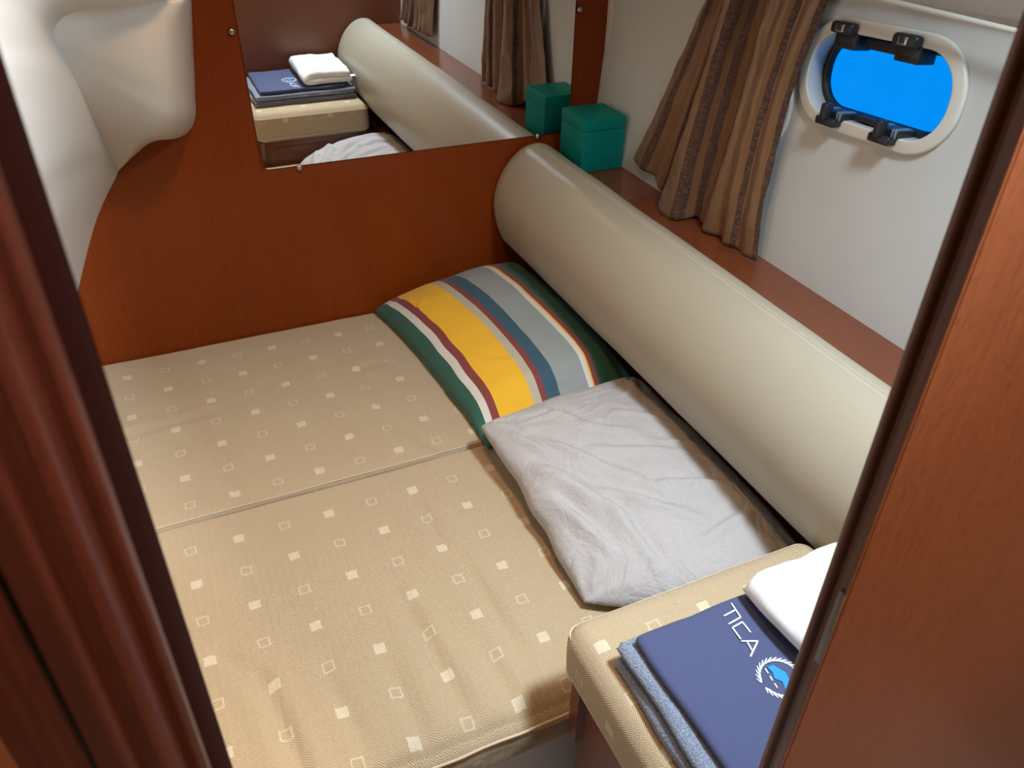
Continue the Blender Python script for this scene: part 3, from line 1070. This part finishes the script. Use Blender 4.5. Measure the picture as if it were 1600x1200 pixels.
# ------------------------------------------------------------------ folded linen on the settee
def folded(name, x0, x1, y0, y1, z0, layers, t, mat, seed=0.0, lift=None, edge=.0, ny=34, parent=None, loose=.0015):
    """a cloth folded over itself: layered ribbon section, folds alternately at x0 and x1"""
    line = []
    step = .006
    gap = t * 1.02
    for k in range(layers):
        z = z0 + t / 2 + k * gap
        off = .003 * math.sin(seed + k * 2.1)
        a, b = (x0 + t / 2 + (off if k else 0), x1 - t / 2 - off)
        n = int((b - a) / step)
        xs = [a + (b - a) * i / n for i in range(n + 1)]
        if k % 2 == 0: xs = xs[::-1]
        line += [Vector((x, z)) for x in xs]
        if k < layers - 1:
            xe = xs[-1]; sgn = -1 if k % 2 == 0 else 1
            for i in range(1, 6):
                an = -PI / 2 + PI * i / 6
                line.append(Vector((xe + sgn * (t * .5) * math.cos(an), z + gap / 2 + gap / 2 * math.sin(an))))
    m = len(line)
    L, R = [], []
    for i, p in enumerate(line):
        a = line[max(0, i - 1)]; b = line[min(m - 1, i + 1)]
        d = (b - a).normalized()
        nrm = Vector((-d.y, d.x))
        L.append(p + nrm * (t * .49)); R.append(p - nrm * (t * .49))
    d0 = (line[1] - line[0]).normalized(); d1 = (line[-1] - line[-2]).normalized()
    loop = [line[0] - d0 * t * .25] + L + [line[-1] + d1 * t * .3] + R[::-1]
    n = len(loop)
    vs, fs = [], []
    ys = [y0 + (y1 - y0) * (.5 - .5 * math.cos(PI * (i / ny))) * .35 + (y1 - y0) * (i / ny) * .65 for i in range(ny + 1)]
    zt = z0 + layers * gap
    zc = (z0 + zt) / 2
    for i, y in enumerate(ys):
        e = min(i, ny - i)
        sh = 1 - .5 * math.exp(-e / 1.6) * .35
        for k, q in enumerate(loop):
            z = zc + (q.y - zc) * sh
            x = q.x + edge * nz(q.x, y, q.y * 3, 9, seed)
            yy = y + (edge * .9 * nz(q.x * 2, q.y * 22, 1, 6, seed)) * (1 if e == 0 or e == 1 else .3)
            f = (q.y - z0) / (zt - z0 + 1e-9)
            z += f * loose * (nz(x, y, 0, 14, seed) + .6 * nz(x, y, 0, 35, seed)) * 2
            if lift: z += f * lift(x, y)
            vs.append((x, yy, z))
    for i in range(ny):
        for k in range(n):
            fs.append((i * n + k, i * n + (k + 1) % n, (i + 1) * n + (k + 1) % n, (i + 1) * n + k))
    b = bmesh.new()
    bv = [b.verts.new(v) for v in vs]
    for f in fs: b.faces.new([bv[i] for i in f])
    for base in (0, ny * n):
        lp = [bv[base + k] for k in range(n)]
        # cap the two ends: strip between the two sides of the ribbon
        b.faces.new((lp[0], lp[1], lp[n - 1]))
        a, c = 1, n - 1
        while c - a > 2:
            b.faces.new((lp[a], lp[a + 1], lp[c - 1], lp[c]))
            a += 1; c -= 1
        if c - a == 2: b.faces.new((lp[a], lp[a + 1], lp[c]))
    bmesh.ops.recalc_face_normals(b, faces=b.faces)
    me = bpy.data.meshes.new(name)
    b.to_mesh(me); b.free()
    return link(name, me, parent, mat)


ZC = .6185                                        # top of the settee cushion
tw1 = folded('towel', .396, .762, .235, .522, ZC, 2, .0095, M['terry'], 1.0, edge=.006, loose=.0012)
tag(tw1, 'folded blue-grey terry towel, lowest of the pile on the settee', 'towel')
tw2 = folded('towel', .403, .756, .235, .527, ZC + .0208, 2, .0085, M['terry'], 2.6, edge=.006, loose=.0012)
tag(tw2, 'folded blue-grey terry towel, directly beneath the navy one', 'towel')
NZ0 = ZC + .0400
nv = folded('towel', .421, .725, .235, .519, NZ0, 2, .0060, M['navy'], 4.2, lift=None, edge=.004, loose=.0010)
tag(nv, 'folded navy blue towel with white lettering, under the white linen', 'towel')
NT_Z = NZ0 + 2 * .0060 * 1.02 + .0010


def bar(p, q, w=.0012):
    return tube('s', [Vector((p[0], p[1], NT_Z)), Vector((q[0], q[1], NT_Z))], w, M['emwhite'], None, n=8, flat=.8)


# writing reads away from the bulkhead: letter tops point to the backrest
strokes = [((.5270, .4850), (.5245, .4630)), ((.5258, .4745), (.5070, .4725)),
           ((.5245, .4630), (.5050, .4605)),
           ((.5215, .4400), (.5220, .4565)), ((.5220, .4565), (.5060, .4545)), ((.5060, .4545), (.5050, .4370)),
           ((.5035, .4345), (.5215, .4270)), ((.5215, .4270), (.5000, .4130)), ((.5095, .4310), (.5070, .4180))]
K = 1.0586
let = join('lettering', [bar((a[0] * K, a[1] * K), (b[0] * K, b[1] * K)) for a, b in strokes])
# laurel wreath round a small blue flag
em = []
CX, CY, RW = .5436, .3990, .0250
for side in (-1, 1):
    for i in range(13):
        an = math.radians(180 + side * (8 + i * 12.2))
        p = Vector((CX + RW * math.cos(an), CY + RW * math.sin(an)))
        tg = Vector((-math.sin(an), math.cos(an))) * side
        nr = Vector((math.cos(an), math.sin(an)))
        for sgn in (-1, 1):
            d = (tg * .92 + nr * sgn * .38).normalized()
            em.append(bar((p.x, p.y), (p.x + d.x * .0072, p.y + d.y * .0072), .0008))
        if i < 12:
            an2 = math.radians(180 + side * (8 + (i + 1) * 12.2))
            em.append(bar((p.x, p.y), (CX + RW * math.cos(an2), CY + RW * math.sin(an2)), .0005))
for a, b in (((.5055, .3935), (.5045, .3870)), ((.5040, .3835), (.5030, .3775)), ((.5028, .3740), (.5018, .3680))):
    em.append(bar((a[0] * K, a[1] * K), (b[0] * K, b[1] * K), .0010))
wre = join('wreath_emblem', em)
fl_pts = [(.5085, .3940), (.5165, .3935), (.5230, .3800), (.5190, .3640), (.5080, .3620), (.5120, .3720), (.5065, .3790), (.5100, .3860)]
fl = prism('flag_emblem', [(a * K, b * K) for a, b in fl_pts], 'z', NT_Z - .0008, NT_Z + .0006, M['emblue'])
for o in (let, wre, fl): o.parent = nv

wh = folded('folded_linen', .5870, .7570, .240, .5120, NT_Z + .0012, 2, .0230, M['whitecotton'], 5.5, edge=.010, loose=.0030,
            lift=lambda x, y: .004 * math.sin((x - .56) / .2 * PI))
tag(wh, 'thick folded white linen on top of the navy towel', 'linen')
ct = box('care_tag', (.750, .480, NT_Z + .020), (.770, .505, NT_Z + .0212), M['whitecotton'], bev=.0003)
ct.parent = wh

# ------------------------------------------------------------------ teal box on the shelf
bx = empty('storage_box', (.985, 1.686, .8005))
tag(bx, 'translucent teal plastic box standing on the shelf beside the mirror', 'box')
bl, bh, bz = (.927, 1.630), (1.040, 1.742), (.8008, .9255)


def shell(name, lo, hi, z0, z1, th, topped, mat):
    a = box('x', (lo[0], lo[1], z0), (hi[0], hi[1], z1), mat, bev=.002)
    return a


body = box('body', (bl[0] + .0004, bl[1] + .0004, bz[0]), (bh[0] - .0004, bh[1] - .0004, bz[1] - .028), M['teal'], bev=.002)
lid = box('lid', (bl[0], bl[1], bz[1] - .0275), (bh[0], bh[1], bz[1]), M['teal'], bev=.002)
cont = box('contents', (bl[0] + .006, bl[1] + .006, bz[0] + .003), (bh[0] - .006, bh[1] - .006, bz[0] + .066), M['content'], bev=.003)
keep(bx, body, lid, cont)


# ------------------------------------------------------------------ curtains
def curtain(name, cols, zt, hem, mat, label, rows=60, sub=8):
    """cols: for each pleat line the y at the top, waist and hem and its distance in from the wall at each"""
    K = len(cols)
    n = (K - 1) * sub + 1
    vs, fs, uvs = [], [], []
    grid = []
    for j in range(rows + 1):
        t = j / rows
        line = []
        for c in cols:
            (yt, dt), (yw, dw), (yh, dh), zh = c
            # quadratic through top (0), waist (.5), hem (1)
            L0 = 2 * (t - .5) * (t - 1); L1 = -4 * t * (t - 1); L2 = 2 * t * (t - .5)
            y = yt * L0 + yw * L1 + yh * L2
            d = dt * L0 + dw * L1 + dh * L2
            z = zt + (zh - zt) * t
            line.append(Vector((d, y, z)))
        pts = spline(line, n)
        for i, p in enumerate(pts):
            d = max(.014, p.x)
            z = p.z
            w = .0040 * nz(i * .09, z * 9, 0, 1.6, 3) * (0.3 + t) + .0022 * nz(i * .22 + z * 9, z * 24, 0, 1.3, 8)
            vs.append((WX(z) - d - w, p.y, z))
            uvs.append((i / (n - 1), t))
    for j in range(rows):
        for i in range(n - 1):
            fs.append((j * n + i, j * n + i + 1, (j + 1) * n + i + 1, (j + 1) * n + i))
    me = bpy.data.meshes.new(name)
    me.from_pydata(vs, [], fs)
    ul = me.uv_layers.new(name='UVMap')
    for lp in me.loops: ul.data[lp.index].uv = uvs[lp.vertex_index]
    o = link(name, me, None, mat)
    so = o.modifiers.new('thickness', 'SOLIDIFY')
    so.thickness = .0014
    tag(o, label, 'curtain', 'curtains of the side windows')
    return o


# pleat lines from the bulkhead side towards the entrance: (y, distance from wall) at top, waist, hem; hem height
C1 = [((1.385, .020), (1.468, .020), (1.565, .018), .846),
      ((1.360, .034), (1.435, .030), (1.520, .026), .838),
      ((1.345, .016), (1.405, .018), (1.475, .014), .834),
      ((1.325, .036), (1.385, .034), (1.440, .030), .826),
      ((1.312, .014), (1.365, .016), (1.408, .020), .812),
      ((1.300, .046), (1.345, .048), (1.395, .052), .803),
      ((1.285, .066), (1.325, .062), (1.345, .066), .801),
      ((1.268, .050), (1.305, .052), (1.315, .055), .802),
      ((1.266, .018), (1.300, .020), (1.308, .018), .806),
      ((1.250, .018), (1.270, .020), (1.285, .018), .806),
      ((1.232, .024), (1.238, .026), (1.268, .024), .805),
      ((1.208, .040), (1.218, .044), (1.240, .040), .804),
      ((1.185, .030), (1.195, .036), (1.205, .022), .804),
      ((1.160, .042), (1.178, .050), (1.180, .036), .803),
      ((1.135, .022), (1.155, .030), (1.150, .020), .803),
      ((1.110, .036), (1.135, .040), (1.120, .030), .803),
      ((1.085, .022), (1.115, .026), (1.095, .020), .803)]
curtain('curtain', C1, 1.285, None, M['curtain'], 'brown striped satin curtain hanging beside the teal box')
C2 = []
for i in range(15):
    f = i / 14
    w = .018 + .016 * (i % 2)
    C2.append(((.62 - .22 * f, w + .01), (.625 - .27 * f, w), (.635 - .36 * f, w), .835 - .008 * math.sin(f * 3)))
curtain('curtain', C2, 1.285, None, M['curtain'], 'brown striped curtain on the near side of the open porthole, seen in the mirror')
rod = tube('curtain_rail', [(WX(1.27) - .036, .26 + .05 * i, 1.283) for i in range(29)], .004, M['ivory'], None)
tag(rod, 'thin ivory rail under the deck liner carrying both brown curtains', 'curtain rail')
